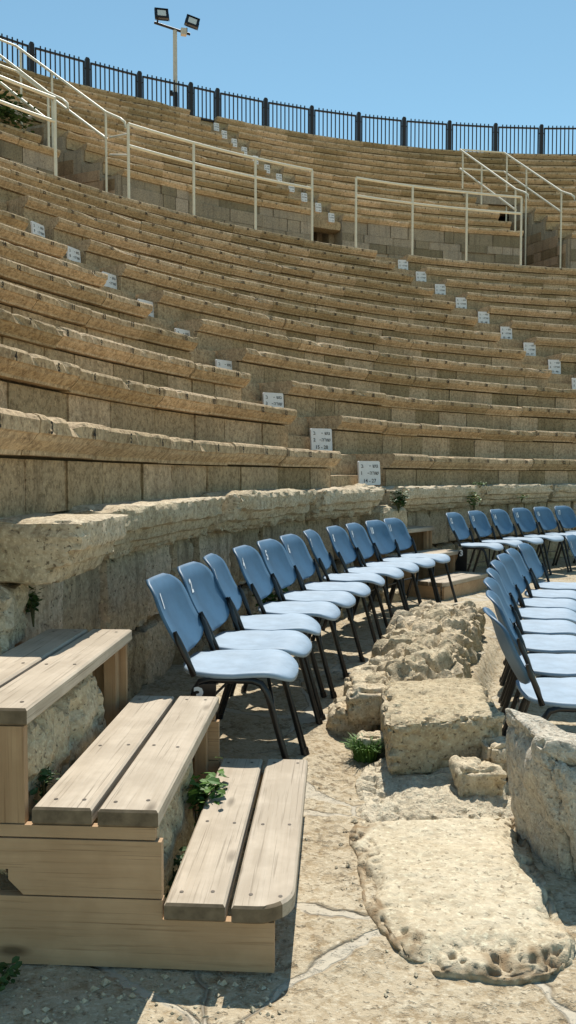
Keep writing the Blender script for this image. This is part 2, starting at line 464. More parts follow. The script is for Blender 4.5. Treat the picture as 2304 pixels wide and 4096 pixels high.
def make_row(R0, z0, tread, rise, th0, th1, label, group, near=0, zf=None, bottom=None, start=1, from_end=False, mats=('seat','riser'), stones=True, num_h=.054, e0=None, e1=None):
    core = MB()
    zb = z0-rise-.02 if bottom is None else bottom
    t = tread+.135
    sector(core, R0+.168, R0+t, e0 or th0, e1 or th1, zb, z0-SLAB+.002, 2.0, 0, zf)
    if stones:
        riser_stones(core, R0+.125, max(zb, z0-rise-.02), z0-SLAB-.012, th0, th1, zf, near=near > 1, mi=2)
        sector(core, R0+.158, R0+.172, th0+deg(.012/R0), th1-deg(.012/R0), max(zb, z0-rise-.02), z0-SLAB, 2.0, 1, zf)
    o = core.build('stone_seat_row', [M['grey'] if bottom == DZ-.05 else M[mats[1]], M['dark'], M[mats[1]]])
    tag(o, label, 'stone seat row', group)
    s = MB(); slab_blocks(s, R0, z0, t, th0, th1, near, zf); s.build('seat_slab', M[mats[0]], o)
    nb = MB(); row_numbers(nb, R0, z0, th0, th1, start, from_end, zf, height=num_h)
    if nb.f: nb.build('painted_lettering', M['paint'], o)
    return o
K = 1.3/1.5
DZ = 7.2627                                     # walkway level
def RL(k): return 12.8215 + .74447*(k-1)
def ZL(k): return 1.5427 + .47667*(k-1)
def RU(k): return 25.402 + .52087*(k-1)
def ZU(k): return 9.4224 + .44027*(k-1)
def A_left(k): return {1: -61.2, 2: -59.4}.get(k, -58.65)
def A_right(k): return -55.3 if k == 1 else -55.0
def B_right(R): return -20.5 - .39*(R/K-18.5)
def B_left(R): return B_right(R) - deg(.97/R)
def C_right(R): return -23.3 - .62*(R/K-29.3)
def C_left(R): return C_right(R) - deg(1.05/R)
def VLr(R): return -39.39 - 1.15*(R-25.402)
def VLl(R): return -43.44 - 1.0*(R-25.402)
def VRr(R): return -5.09 - .89*(R-25.402)
def VRl(R): return -8.93 - .82*(R-25.402)

L_END = [13,13,14,15,16,17,17,18,19,19,20,20,20]
R_ST = [14,15,15,17,18,18,19,20,20,20,21,21,21]
for k in range(1, 14):
    R0, z0 = RL(k), ZL(k); near = 2 if k <= 3 else (1 if k <= 7 else 0)
    rise = .4767 if k > 1 else .39
    row = '%s stone seat row up from the podium, ' % ORD[k]
    make_row(R0, z0, .7445, rise, -94, A_left(k), row + 'left of the large-sign aisle', 'lower tier seat rows', near, None, None, L_END[k-1], True)
    make_row(R0, z0, .7445, rise, A_right(k), B_left(R0), row + 'between the two lower sign aisles', 'lower tier seat rows', min(near,1), None, None, R_ST[k-1], False)
    make_row(R0, z0, .7445, rise, B_right(R0), 9.0, row + 'right of the farther lower sign aisle', 'lower tier seat rows', 0, None, None, 1, False)
for k in range(1, 13):
    R0, z0 = RU(k), ZU(k)
    kk = (k-1)/11
    zf = lambda th, kk=kk: -.22*kk*max(0.0, min(1.0, (-32-th)/7))
    row = '%s seat row of the upper tier, ' % ORD[k]
    mats = ('seat_up', 'seat_up')
    if k <= 5:
        segs = [(-60, VLl(R0), 'left of the left stairwell', 12, False, None, VLl), (VLr(R0), C_left(R0), 'between the left stairwell and the upper sign aisle', 1, False, VLr, None),
                (C_right(R0), VRl(R0), 'between the upper sign aisle and the right stairwell', 1, False, None, VRl), (VRr(R0), 9.0, 'right of the right stairwell', 1, False, VRr, None)]
    else:
        segs = [(-60, C_left(R0), 'left of the upper sign aisle', 1, False, None, None), (C_right(R0), 9.0, 'right of the upper sign aisle', 1, False, None, None)]
    for a, b, w, st, fe, ea, eb in segs:
        make_row(R0, z0, .5209, .4403, a, b, row + w, 'upper tier seat rows', 0, zf, (DZ-.05 if k <= 5 else z0-.7), st, fe, mats, stones=(k > 1), num_h=.05, e0=ea, e1=eb)

# walkway between the tiers
w = MB(); sector(w, 22.25, 25.62, -94, 9, DZ-.5, DZ-.004, 2.0)
tag(w.build('walkway', M['seat']), kind='structure')
w = MB(); sector(w, 31.6, 32.6, -64, 14, -.5, 13.75, 2.0); sector(w, 32.55, 60, -64, 14, -.5, 13.4, 2.0)
tag(w.build('hill_terrace', M['seat_up']), kind='structure')
# floors and tunnels of the two stairwells
def passage(fl, fr, label):
    e = MB(); n = 5
    # floor, side walls and ceiling of the tunnel that leads in below the sixth row
    r0, r1 = 25.58, 31.4
    zt = ZU(6)-.47
    rs = [lerp(28.05, r1, i/n) for i in range(n+1)]
    sec = []
    for r in rs:
        a, b = fl(27.5)-.9, fr(27.5)+.5
        sec.append([P(r,a-.02,DZ), P(r,b+.02,DZ), P(r,b+.02,zt), P(r,a-.02,zt)])
    vs = [p for s in sec for p in s]; fs = []
    for i in range(n):
        for j in range(4):
            k = (j+1) % 4; fs.append((4*i+j, 4*i+k, 4*i+4+k, 4*i+4+j))
    fs.append((4*n,4*n+1,4*n+2,4*n+3))
    e.add(vs, fs, 0)
    sector(e, 25.62, 28.05, fl(26.8)-1.3, fr(26.8)+1.3, DZ-.4, DZ-.008, 2.0)
    # rough lintel course over the mouth
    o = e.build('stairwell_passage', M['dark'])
    tag(o, label, 'stairwell')
    q = MB(); riser_stones(q, 28.02, zt-.02, zt+.34, fl(28)-.2, fr(28)+.2, None, (.6,1.0)); sector(q, 28.06, 28.3, fl(28)-.2, fr(28)+.2, zt-.02, zt+.34)
    q.build('lintel', M['grey'], o)
    return o
_passage = passage
def passage(fl, fr, label):
    o = _passage(fl, fr, label)
    for edge, sg in ((fr, -1), (fl, 1)):
        z = DZ; m = MB()
        while z < ZU(5)-.3:
            h = random.uniform(.26,.42); R = 25.66
            while R < 28.0:
                L = random.uniform(.3,.75); R1 = min(R+L, 28.02)
                k = 1+int((R-25.402-.05)/.52087)
                if z+h < ZU(max(1,min(5,k)))-SLAB-.02 and R1-R > .12:
                    d0 = random.uniform(.006,.03)
                    def q(r, zz, d): 
                        p = P(r, edge(r), zz); t = rad(edge(r)); return p + Vector((cos(t), -sin(t), 0))*sg*d
                    a, b, c, e = R+.012, R1-.012, z+.008, z+h-.008
                    vs = [q(a,c,d0),q(b,c,d0),q(b,e,d0),q(a,e,d0),q(a,c,-.03),q(b,c,-.03),q(b,e,-.03),q(a,e,-.03)]
                    m.add(vs, [(0,1,2,3),(0,4,5,1),(1,5,6,2),(2,6,7,3),(3,7,4,0)])
                R = R1
            z += h
        m.build('side_wall', M['brown'], o)
passage(VLl, VLr, 'dark stairwell cut into the upper tier, beside the green bush on the left')
passage(VRl, VRr, 'dark stairwell cut into the upper tier, below the right end of the fence')
# retaining walls below the upper tier
def retaining(th0, th1, label):
    m = MB(); zt = ZU(1)-SLAB
    sector(m, 25.60, 25.75, th0, th1, DZ-.05, zt, 2.0, 1)
    z = DZ-.02; i = 0
    hs = [random.uniform(.22,.50) for _ in range(6)]
    tot = sum(hs); hs = [h*(zt-z)/tot for h in hs]
    for h in hs:
        riser_stones(m, 25.52, z+.004, z+h-.006, th0, th1, None, (.34,1.35), .02, .03, .09, near=1)
        z += h
    tag(m.build('retaining_wall', [M['grey'], M['podium']]), label, 'retaining wall', 'retaining walls of the upper tier')
retaining(-60, VLl(25.4), 'grey stone retaining wall below the bush at the left stairwell')
retaining(VLr(25.4), C_left(25.4), 'long grey stone retaining wall behind the middle railing')
retaining(C_right(25.4), VRl(25.4), 'grey stone retaining wall behind the right-hand railing of three bays')
retaining(VRr(25.4), 9, 'grey stone retaining wall right of the right stairwell')

# aisle stairs
def aisle(n, lf, rf, Rk, Zk, tread, rise, label, z_first, back=.17):
    o = empty('stone_stairway', P(Rk(1), (lf(1)+rf(1))/2, z_first))
    inv = Matrix.Translation(o.location).inverted()
    for k in range(1, n+1):
        for h in (0, 1):
            m = MB()
            zt = Zk(k) - rise*(.5 if h == 0 else 0) - .004
            r0 = Rk(k) + (back if h == 0 else max(tread*.5+.10, back+.13)); r1 = Rk(k)+tread*(1.0)+.12
            rock(m, lambda a, b, c, k=k, r0=r0, r1=r1, zt=zt: P(lerp(r0,r1,(b+1)/2), lerp(lf(k)-.02, rf(k)+.02, (a+1)/2), lerp(zt-rise*.62, zt, (c+1)/2)), (8,4,3), 14, .012, 4, seed=k*3+h)
            s = m.build('step', M['seat'], o); s.matrix_parent_inverse = inv
    tag(o, label, 'stairway')
aisle(13, A_left, A_right, RL, ZL, .7445, .4767, 'narrow stone stairway with the large white signs, left lower aisle', 1.18, .36)
aisle(13, lambda k: B_left(RL(k)), lambda k: B_right(RL(k)), RL, ZL, .7445, .4767, 'narrow stone stairway with small white signs, right lower aisle', 1.18)
aisle(12, lambda k: C_left(RU(k)), lambda k: C_right(RU(k)), RU, ZU, .5209, .4403, 'narrow stone stairway climbing the upper tier to the fence', DZ)

# ------------------------------------------------------------------ row signs
def sign(R, th, zb, label, group, n=None, span=None, wd=.285, ht=.275, tilt=5, yaw=0):
    o = empty('row_sign', P(R, th, zb), 0)
    t = rad(th)
    t += rad(yaw)
    out = Vector((sin(t), cos(t), 0)); rt = Vector((cos(t), -sin(t), 0))
    tl = math.tan(rad(tilt))
    def at(x, y, d): return rt*x + out*(y*tl + d) + Vector((0,0,y))
    m = MB(); e = .012
    ring = [(-wd/2+e,0),(wd/2-e,0),(wd/2,e),(wd/2,ht-e),(wd/2-e,ht),(-wd/2+e,ht),(-wd/2,ht-e),(-wd/2,e)]
    k = len(ring)
    m.add([at(x,y,0) for x,y in ring]+[at(x,y,.03) for x,y in ring], [tuple(range(k)), tuple(range(2*k-1,k-1,-1))]+[(i,k+i,k+(i+1)%k,(i+1)%k) for i in range(k)])
    m.build('plate', M['sign'], o)
    x = MB()
    def T(s, h, px, py, al): put_text(x, s, h, lambda a, b: at(px+a, py+b, -.003), .012, 0, al)
    T('\u05d1', .036, -wd*.40, ht*.72, 'l'); T('-', .008, wd*.02, ht*.78, 'c'); T('\u05e9\u05d5\u05d2', .036, wd*.40, ht*.72, 'r')
    T(str(n), .042, -wd*.40, ht*.42, 'l'); T('-', .008, -wd*.08, ht*.48, 'c'); T('\u05d4\u05e8\u05d5\u05e9', .036, wd*.42, ht*.43, 'r')
    if span: T(span, .044, 0, ht*.10, 'c')
    x.build('lettering', M['ink'], o)
    tag(o, label, 'sign', group)
g = 'white row signs of the left lower aisle'
names = ['white stone sign reading 14 - 27 at the foot of the lower aisle', 'white stone sign reading 15 - 28, one row above the lowest sign', 'white stone sign with the row number 3, third of its aisle from the podium']
for k in range(1, 10):
    lab = names[k-1] if k <= 3 else 'white stone sign in the left lower aisle, %s one up from the podium' % ORD[k]
    th = [-56.5,-55.8,-55.6,-55.5,-55.5,-55.5,-55.5,-55.6,-55.8][k-1]
    sign(RL(k)+[.18,.18,.18,.24,.22,.17,.15,.14,.13][k-1], th, 1.185 if k == 1 else ZL(k-1)+.045, lab, g, k, {1:'14 - 27', 2:'15 - 28', 3:'15 - 28'}.get(k, '%d - %d' % (R_ST[k-1], R_ST[k-1]+13)), yaw=[30,30,26,8,0,0,-6,-10,-12][k-1])
g = 'white row signs of the right lower aisle'
for k in range(5, 14):
    th = [-21.08,-21.11,-21.39,-21.66,-21.98,-22.39,-22.75,-23.05,-23.32][k-5]
    sign(RL(k)+.10, th, ZL(k-1)+.04, 'small white sign in the right lower aisle, %s row above the podium' % ORD[k], g, k, '%d - %d' % (R_ST[k-1]+15, R_ST[k-1]+28), .28, .31, yaw=12)
g = 'white row signs of the upper aisle'
for k in range(1, 12):
    th = [-24.16,-24.59,-25.11,-25.54,-25.96,-26.35,-26.73,-27.09,-27.37,-27.66,-27.81][k-1]
    sign(RU(k)+.08, th, ZU(k)-.30, 'tiny white sign on the upper aisle, %s step up from the walkway' % ORD[k], g, k, '1 - 14', .20, .28)

# ------------------------------------------------------------------ podium
def podium_wall(th0, th1, label):
    m = MB()
    sector(m, 13.04, 13.5, th0, th1, -.3, 1.16, 2.0, 1)
    for zi, (za, zb2) in enumerate([(-.06,.39),(.405,.90)]):
        th = th0
        while th < th1-.05:
            e = min(th1, th+deg(random.uniform(.36,.68)/12.9))
            if th1-e < 1.0: e = th1
            nr = th < -70
            dr = random.uniform(-.02,.025) + (.03*random.random() if zi == 0 else 0)
            n = (14,2,14) if nr else (6,2,6)
            rock(m, lambda a, b, c, th=th, e=e, za=za, zb2=zb2, dr=dr: P(lerp(12.92+dr, 13.12, (b+1)/2), lerp(th+.03, e-.03, (a+1)/2), lerp(za, zb2, (c+1)/2)), n, 28 if zi else 8, .011 if zi else .03, 6, .02, 24, seed=th, edge_amp=.03)
            th = e
    return tag(m.build('podium_wall', [M['podium'], M['dark']]), label, 'podium wall')
podium_wall(-84.7, -58.6, 'dark weathered podium wall behind the first eleven chairs')
podium_wall(-55.6, 9, 'weathered podium wall behind chairs 12 to 17')
def cornice(th0, th1, label, zt=1.165, Rf=12.57, hgt=.30, amp=.022, edge=.06, seed=1.0, den=26):
    m = MB()
    L = rad(th1-th0)*12.6
    def f(a, b, c):
        r = lerp(Rf, 13.12, (b+1)/2)
        w = (1-c)/2                              # 0 at the top, 1 at the bottom
        if b < .3:
            k = min(1.0, (.3-b)/1.3)
            r += k*(.015*min(1, w*6) + (.05*max(0, w-.32)/.68) + (.035 if w > .46 else 0) + (.04 if w > .70 else 0))
        return P(r, lerp(th0+.05, th1-.05, (a+1)/2), lerp(zt-hgt, zt, (c+1)/2))
    rock(m, f, (max(8,int(L*den)), 18, 20), 34, amp, 6.5, .016, 30, seed, edge, ptop=.4, strata=.005)
    tag(m.build('cornice_block', M['cornice']), label, 'cornice block', 'cornice blocks along the podium edge')
cornice(-85.9, -83.15, 'massive plain cornice block at the near end of the podium', 1.135, 12.55, .245, .006, .02, 2.0, 40)
cornice(-82.45, -74.0, 'long cornice block with flaking layered top behind the nearest chairs', 1.15, 12.67, .27, .008, .05, 5.1, 36)
cornice(-73.9, -65.6, 'broken white-edged cornice block above the middle chairs', 1.175, 12.60, .29, .022, .085, 9.7, 34)
cornice(-65.5, -58.4, 'eroded cornice block ending at the wooden steps in front of the lowest sign', 1.165, 12.58, .29, .022, .085, 12.3, 30)
cornice(-56.6, -46.2, 'rough cornice block right of the aisle with a bush at its end', 1.165, 12.60, .30, .018, .07, 15.9, 16)
cornice(-46.1, -38.0, 'moulded cornice block behind chair 15', 1.165, 12.62, .28, .02, .06, 19.9, 14)
cornice(-37.9, -28.0, 'cornice block at the right edge of the photo behind the last chairs', 1.165, 12.62, .28, .02, .06, 23.9, 10)
cornice(-27.9, -17.0, 'cornice block farther round the podium beyond the chairs', 1.165, 12.62, .28, .02, .06, 27.9, 8)
# pieces of stone around the two flights
def stone(name, label, cat, mapf, n, mat, p=8, amp=.02, freq=6, pit=.02, pfreq=24, seed=1.0, edge=.03, group=None, cells=0.0, cfreq=4.0, **kw):
    m = MB(); rock(m, mapf, n, p, amp, freq, pit, pfreq, seed, edge, cells, cfreq, **kw)
    if name == 'worn_slab': m.sharp = 0
    return tag(m.build(name, M[mat]), label, cat, group)
stone('stone_fragment', 'pale broken lump of stone lying below the lowest white sign', 'stone', lambda a,b,c: P(lerp(12.66,12.94,(b+1)/2), lerp(-61.0,-57.3,(a+1)/2), 1.08+.11*(c+1)/2*(1-.4*(a*a))), (16,8,6), 'cornice', 5, .05, 6, .03, 20, 3.0, .05)
stone('stone_step', 'sunlit white stone step in the gap of the podium beside the bush', 'stone step', lambda a,b,c: P(lerp(12.6,13.2,(b+1)/2), lerp(-58.5,-55.6,(a+1)/2), lerp(.5,.96,(c+1)/2)), (14,10,8), 'cornice', 9, .02, 5, seed=4.0)
stone('stone_step', 'high worn stone step behind the bush in the podium gap', 'stone step', lambda a,b,c: P(lerp(12.9,13.4,(b+1)/2), lerp(-58.9,-55.4,(a+1)/2), lerp(.7,1.17,(c+1)/2)), (12,8,8), 'cornice', 9, .015, 5, seed=6.0)
stone('wall_stone', 'sunlit rough stone at the left edge above the top wooden step', 'stone', hexa([(-1.6,3.22,.62),(-1.03,3.20,.62),(-.985,2.72,.60),(-1.6,2.72,.6),(-1.6,3.2,.905),(-1.03,3.2,.905),(-.975,2.80,.905),(-1.6,2.8,.905)]), (16,16,14), 'cornice', 6, .03, 7, .03, 20, 8.0, .04)
stone('step_stone', 'rough pitted stone riser beneath the top wooden step', 'stone', hexa([(-1.0,2.98,.2),(-.665,2.96,.2),(-.72,2.10,.2),(-1.0,2.1,.2),(-1.0,2.98,.63),(-.68,2.96,.63),(-.735,2.1,.63),(-1.0,2.1,.63)]), (8,34,18), 'tuff', 9, .028, 7, .04, 24, 9.0, .05)
stone('step_stone', 'rough stone riser beneath the middle wooden step behind the weed', 'stone', hexa([(-.75,2.86,-.05),(-.315,2.85,-.05),(-.375,2.12,-.05),(-.75,2.12,-.05),(-.75,2.86,.375),(-.33,2.85,.375),(-.385,2.12,.37),(-.75,2.12,.37)]), (10,30,18), 'tuff', 9, .026, 7, .035, 24, 11.0, .05)

# ------------------------------------------------------------------ wooden flights
def plank(o, x0, x1, y0, y1, z1, th, round_corner=False):
    m = MB(); c = .006
    pts = [(x0,y0+.0),(x1,y0),(x1,y1),(x0,y1)]
    if round_corner:
        r = .10; arc = [(x1-r+r*sin(t), y0+r-r*cos(t)) for t in [i*pi/2/8 for i in range(9)]]
        pts = [(x0,y0)] + arc + [(x1,y1),(x0,y1)]
    n = len(pts)
    cx = sum(p[0] for p in pts)/n; cy = sum(p[1] for p in pts)/n
    ins = []
    for x, y in pts:
        ins.append((x + (c if x < (x0+x1)/2 else -c), y + (c if y < (y0+y1)/2 else -c)))
    zj = [0]*n
    vs = [(x,y,z1-th) for x,y in ins] + [(x,y,z1-th+c) for x,y in pts] + [(x,y,z1-c) for x,y in pts] + [(x,y,z1) for x,y in ins]
    fs = [tuple(range(n-1,-1,-1)), tuple(range(3*n,4*n))]; mi = [0,0]
    m.add(vs, fs, 0)
    for lv in range(3):
        for i in range(n):
            j = (i+1) % n
            y_a = pts[i][1]; y_b = pts[j][1]
            end = (y_a < y0+.03 and y_b < y0+.03) or (y_a > y1-.02 and y_b > y1-.02)
            m.f.append(tuple(q for q in (lv*n+i, lv*n+j, (lv+1)*n+j, (lv+1)*n+i))); m.m.append(1 if end else 0); m.s.append(False)
    # screw heads
    for fy in (.055, .46, .95):
        for fx in (.24, .76):
            x = lerp(x0,x1,fx)+random.uniform(-.008,.008); y = lerp(y0,y1,fy)+random.uniform(-.012,.012)
            k = 10; r = .0058
            m.add([(x+r*cos(2*pi*i/k), y+r*sin(2*pi*i/k), z1+.0012) for i in range(k)], [tuple(range(k))], 2)
    return m.build('tread_plank', [M['plank'], M['endgrain'], M['screw']], o)
def flight(origin, rz, label, front=False):
    """planks run along local y, the flight climbs towards local -x; origin at the lower right near corner on the ground"""
    o = empty('wooden_steps', origin, rz)
    W = .160; G = .017; L = 1.09
    levels = [(0.0, .186, 0.0), (-.352, .427, .012), (-.700, .688, .02)]
    for i, (xr, z, dy) in enumerate(levels):
        plank(o, xr-W, xr, dy, L+dy, z, .047, i == 0)
        plank(o, xr-2*W-G, xr-W-G, dy+.004, L+dy-.004, z, .047)
    def board(pts, y0, y1, mat, name='side_board'):
        m = MB(); n = len(pts)
        m.add([(x,y0,z) for x,z in pts]+[(x,y1,z) for x,z in pts], [tuple(range(n)), tuple(range(2*n-1,n-1,-1))]+[(i,n+i,n+(i+1)%n,(i+1)%n) for i in range(n)])
        m.build(name, mat, o)
    t = .026; xl = -1.3
    for ya, yb in ((.016, .016+t), (L-.045, L-.045+t)):
        board([(xl,.004),(-.05,.004),(-.05,.137),(-.343,.137),(-.343,.188),(xl,.188)], ya, yb, M['board_x'])
        board([(-.345,.192),(-.345,.343),(xl,.343),(xl,.26),(-.755,.26),(-.755,.232),(-.715,.192)][::-1], ya, yb, M['board_x'])
        board([(xl,.347),(-.345-.016,.347),(-.345-.016,.379),(xl,.379)], ya+.002, yb-.002, M['board_x'])
        board([(xl,.381),(-.71,.381),(-.71,.640),(xl,.640)], ya+.006, yb+.006, M['board_z'], 'upright_board')
    # posts under the far ends of the planks
    for x, zt in ((-.10,.138),(-.43,.378),(-.78,.640)):
        board([(x,.0),(x+.045,.0),(x+.045,zt),(x,zt)], L-.10, L-.05, M['board_z'], 'post')
    if front:
        board([(-.03,.0),(-.005,.0),(-.005,.137),(-.03,.137)], .03, L-.03, M['board_x'], 'riser_board')
    return tag(o, label, 'wooden steps', 'wooden flights up to the podium')
flight((.013, 2.018, 0), rad(-3.4), 'large weathered wooden steps in the near left corner')
q = P(11.93, -58.6); flight((q.x, q.y, 0), rad(-3.4-35.0), 'distant wooden steps behind chair 11', True)

# ------------------------------------------------------------------ ground
def axis(fine0, fine1, st, lo, hi):
    a = []; x = fine0
    while x < fine1: a.append(x); x += st
    s = st; x = fine1
    while x < hi: a.append(x); s = min(s*1.16, 25); x += s
    a.append(hi); s = st; x = fine0; b = []
    while x > lo: s = min(s*1.16, 25); x -= s; b.append(max(x, lo))
    return b[::-1]+a
xs = axis(-.9, 2.1, .019, -160, 160); ys = axis(1.55, 4.9, .019, -160, 160)
gm = MB(); mort = []
def ground_h(x, y):
    p = Vector((x, y, 0))
    far = max(0.0, min(1.0, (hypot(x-.5, y-3)-3.0)/4))
    h = .010*fbm(p*3.2, 4) + .004*noise.noise(p*34)
    pitz = max(0.0, noise.noise(p*1.7+Vector((2.2,0,0)))+.15)
    h -= .022*pitz*max(0.0, noise.noise(p*24))
    R = hypot(x-CX, y-CY)
    low = max(0.0, min(1.0, (11.02-R)/.07))*max(0.0, min(1.0, (y-2.75)/.2))
    h += .022*max(0.0, min(1.0, (R-11.66)/.1))*max(0.0, min(1.0, (y-3.15)/.3))
    return h*(1-.7*far)-.004-.175*low
nx, ny = len(xs), len(ys)
for y in ys:
    for x in xs:
        if abs(x) < 9 and -2 < y < 15:
            h = ground_h(x, y)
        else: h = -.179 if hypot(x-CX,y-CY) < 11.0 and y > 2.8 else -.01
        gm.v.append((x, y, h))
for j in range(ny-1):
    for i in range(nx-1):
        gm.f.append((j*nx+i, j*nx+i+1, (j+1)*nx+i+1, (j+1)*nx+i)); gm.m.append(0); gm.s.append(True)
go = gm.build('ground', M['ground']); tag(go, kind='structure')

# ------------------------------------------------------------------ foreground stones
XL = [(2.0,.36),(2.1,.30),(2.25,.255),(2.44,.228),(2.65,.215),(2.8,.215),(2.95,.26),(3.06,.34)]
XR = [(2.0,.66),(2.05,.76),(2.15,.81),(2.3,.82),(2.65,.815),(3.06,.86)]
def slab_map(a, b, c):
    y = lerp(2.035, 3.06, (b+1)/2); x = lerp(table(XL,y), table(XR,y), (a+1)/2)
    x += .035*noise.noise(Vector((a*.5, y*5, 1.0)))*abs(a); y += .03*noise.noise(Vector((x*6, b*.5, 7.0)))*abs(b)
    zt = lerp(.024, .034, (a+1)/2) - .012*max(0.0, b) + .006*noise.noise(Vector((x*7,y*7,2)))
    return Vector((x, y - .03*(1-abs(a))*(b < -.9), lerp(-.08, zt, (c+1)/2)))
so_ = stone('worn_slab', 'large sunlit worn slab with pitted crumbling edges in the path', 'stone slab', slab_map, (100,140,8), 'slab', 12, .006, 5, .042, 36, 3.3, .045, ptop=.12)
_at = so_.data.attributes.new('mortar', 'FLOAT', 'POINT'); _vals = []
for v in so_.data.vertices:      # brown weathered rim, with the shade of the crumbled edge painted in
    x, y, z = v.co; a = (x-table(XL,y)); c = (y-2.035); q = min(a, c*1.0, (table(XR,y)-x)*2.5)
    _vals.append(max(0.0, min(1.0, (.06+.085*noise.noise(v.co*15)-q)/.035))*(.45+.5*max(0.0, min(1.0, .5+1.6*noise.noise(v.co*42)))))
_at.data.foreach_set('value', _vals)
stone('stone_block', 'big squared sandstone block with pocked front at the end of the rubble wall', 'stone block', hexa([(.47,4.02,-.02),(1.0,4.08,-.25),(.915,3.42,-.02),(.43,3.31,.01),(.47,4.02,.285),(1.0,4.08,.285),(.945,3.40,.275),(.39,3.27,.275)]), (44,48,24), 'tuff', 26, .012, 5, .035, 34, 6.1, .04, ptop=.5)
stone('upright_stone', 'pale upright stone leaning at the right edge beside the worn slab', 'stone', hexa([(.85,2.98,-.28),(1.12,3.02,-.28),(1.25,2.46,-.28),(.93,2.50,-.28),(.765,2.93,.475),(.93,3.0,.42),(1.20,2.44,.37),(.80,2.49,.445)]), (28,34,40), 'pale', 8, .026, 6, .016, 34, 7.7, .05)
def arc_map(a, b, c):
    th = lerp(-79.7, -66.4, (a+1)/2); r = lerp(11.10, 11.62, (b+1)/2) + .05*noise.noise(Vector((th*.6,0,b)))
    zt = .245 + .05*noise.noise(Vector((th*.9, b*1.5, 3)))
    if b > .2: zt -= .10*(b-.2)*(1.0 if th < -73 else .4)
    return P(r, th, lerp(-.24, zt, (c+1)/2))
stone('mortar_bed', 'grey cement bed sloping from under the sandstone block to the slab', 'cement bed', hexa([(.30,3.62,-.06),(1.0,3.62,-.06),(.94,2.93,-.06),(.24,2.88,-.06),(.34,3.62,.05),(1.0,3.62,.08),(.90,2.93,.035),(.26,2.88,.012)]), (60,50,6), 'cement', 4, .022, 9, .014, 40, 5.3, .02)
stone('rubble_wall', 'low curved wall of cemented rubble between the two chair rows', 'rubble wall', arc_map, (190,46,16), 'tuff', 10, .030, 8, .02, 30, 9.4, .05, cells=.055, cfreq=5.2, strata=.010)
g = 'loose stones at the foot of the rubble wall'
for (x, y, z, r), lab in [((.77,3.20,.06,.088),'rounded stone set in mortar in front of the sandstone block'), ((.90,3.34,.12,.07),'lumpy stone wedged against the right end of the sandstone block'),
        ((.405,3.98,.16,.095),'dark pitted stone leaning on the left side of the sandstone block'), ((.335,4.05,.05,.10),'dark hollowed stone behind the grass tuft'),
        ((.44,4.25,.12,.12),'pitted stone on the chair side of the rubble wall'), ((.40,3.72,.04,.06),'small pale stone directly behind the grass tuft'), ((.52,4.58,.10,.11),'brown stone farther along the chair side of the rubble wall')]:
    stone('loose_stone', lab, 'stone', ball((x,y,z), (r*1.15,r,r*.95)), (18,18,18), 'tuff', 4.5, .03, 7, .022, 30, x*31+y, .02, g)
g = 'broken stones under the chairs'
for i, (R, th, r) in enumerate([(12.6,-63.2,.14),(12.62,-61.5,.11),(12.55,-65.3,.10),(12.4,-60.0,.12)]):
    q = P(R, th, .04); stone('loose_stone', ['broad broken stone under chair 9','pale broken stone under chair 10','flat broken stone under chair 8','brown stone beside the distant wooden steps'][i], 'stone', ball(q, (r*1.3,r,r*.7)), (10,10,8), 'tuff', 4, .04, 7, .03, 20, i*5+2.0, 0, g)

pb = MB()
for i in range(240):
    if i < 170: x, y = random.uniform(-.7,.0), random.uniform(1.84,2.03)
    elif i < 205:
        y = random.uniform(1.85,3.0); x = table(XL, max(2.0,y)) - abs(random.gauss(0,.05))
    else: x, y = random.uniform(-.1,.5), random.uniform(1.85,4.6)
    r = abs(random.gauss(0,.0032))+.0018
    q = [Vector((random.uniform(-1,1), random.uniform(-1,1), random.uniform(-.6,1))).normalized()*r*random.uniform(.7,1.2) for _ in range(6)]
    b = Vector((x,y,ground_h(x,y)+r*.3))
    o6 = [Vector((r,0,0)),Vector((0,r,0)),Vector((-r,0,0)),Vector((0,-r,0)),Vector((0,0,r*.8)),Vector((0,0,-r*.8))]
    vv = [b+a*1.1+k*.35 for a, k in zip(o6, q)]
    pb.add(vv, [(0,1,4),(1,2,4),(2,3,4),(3,0,4),(1,0,5),(2,1,5),(3,2,5),(0,3,5)])
tag(pb.build('gravel', M['slab']), 'scattered grit and small pebbles on the path around the wooden steps', 'gravel', kind='stuff')

# ------------------------------------------------------------------ chairs
def back_pt(u, v, d=0.0):
    """backrest surface, u -1..1 across, v 0..1 up"""
    if v < .30: hw = .05 + .177*max(0.0, 1-((.30-v)/.30)**2)**.55
    elif v > .62: hw = .115+.112*sqrt(max(0.0, 1-((v-.62)/.38)**2))
    else: hw = .227
    y = u*hw
    x = -.222 - .130*v - .03*max(0, v-.8)/.2*max(0, v-.8)/.2 + (.055-.03*v)*(y/.227)**2 - .02*sin(pi*v)
    z = .522 + .318*v
    return Vector((x+d*.93, y, z+d*.36))
def seat_pt(a, b, d=0.0):
    """a -1 (rear)..1 (front), b across"""
    p = 3.1 if a > 0 else 4.5
    e = (abs(a)**p+abs(b)**p)**(1/p) if (a or b) else 1
    m = max(abs(a), abs(b)); k = m/e if e > 1e-9 else 1
    a2, b2 = a*k, b*k
    hw = .232 if a2 > -.3 else .232-.04*((-.3-a2)/.7)
    x = .012 + .238*a2; y = hw*b2
    z = .477 - .012*(1-b2*b2)*(1-a2*a2) - .040*max(0, (a2-.5)/.5)**2 + .010*max(0, (-a2-.6)/.4)**2 + .008*sin(pi*max(0,a2))
    return Vector((x, y, z+d))
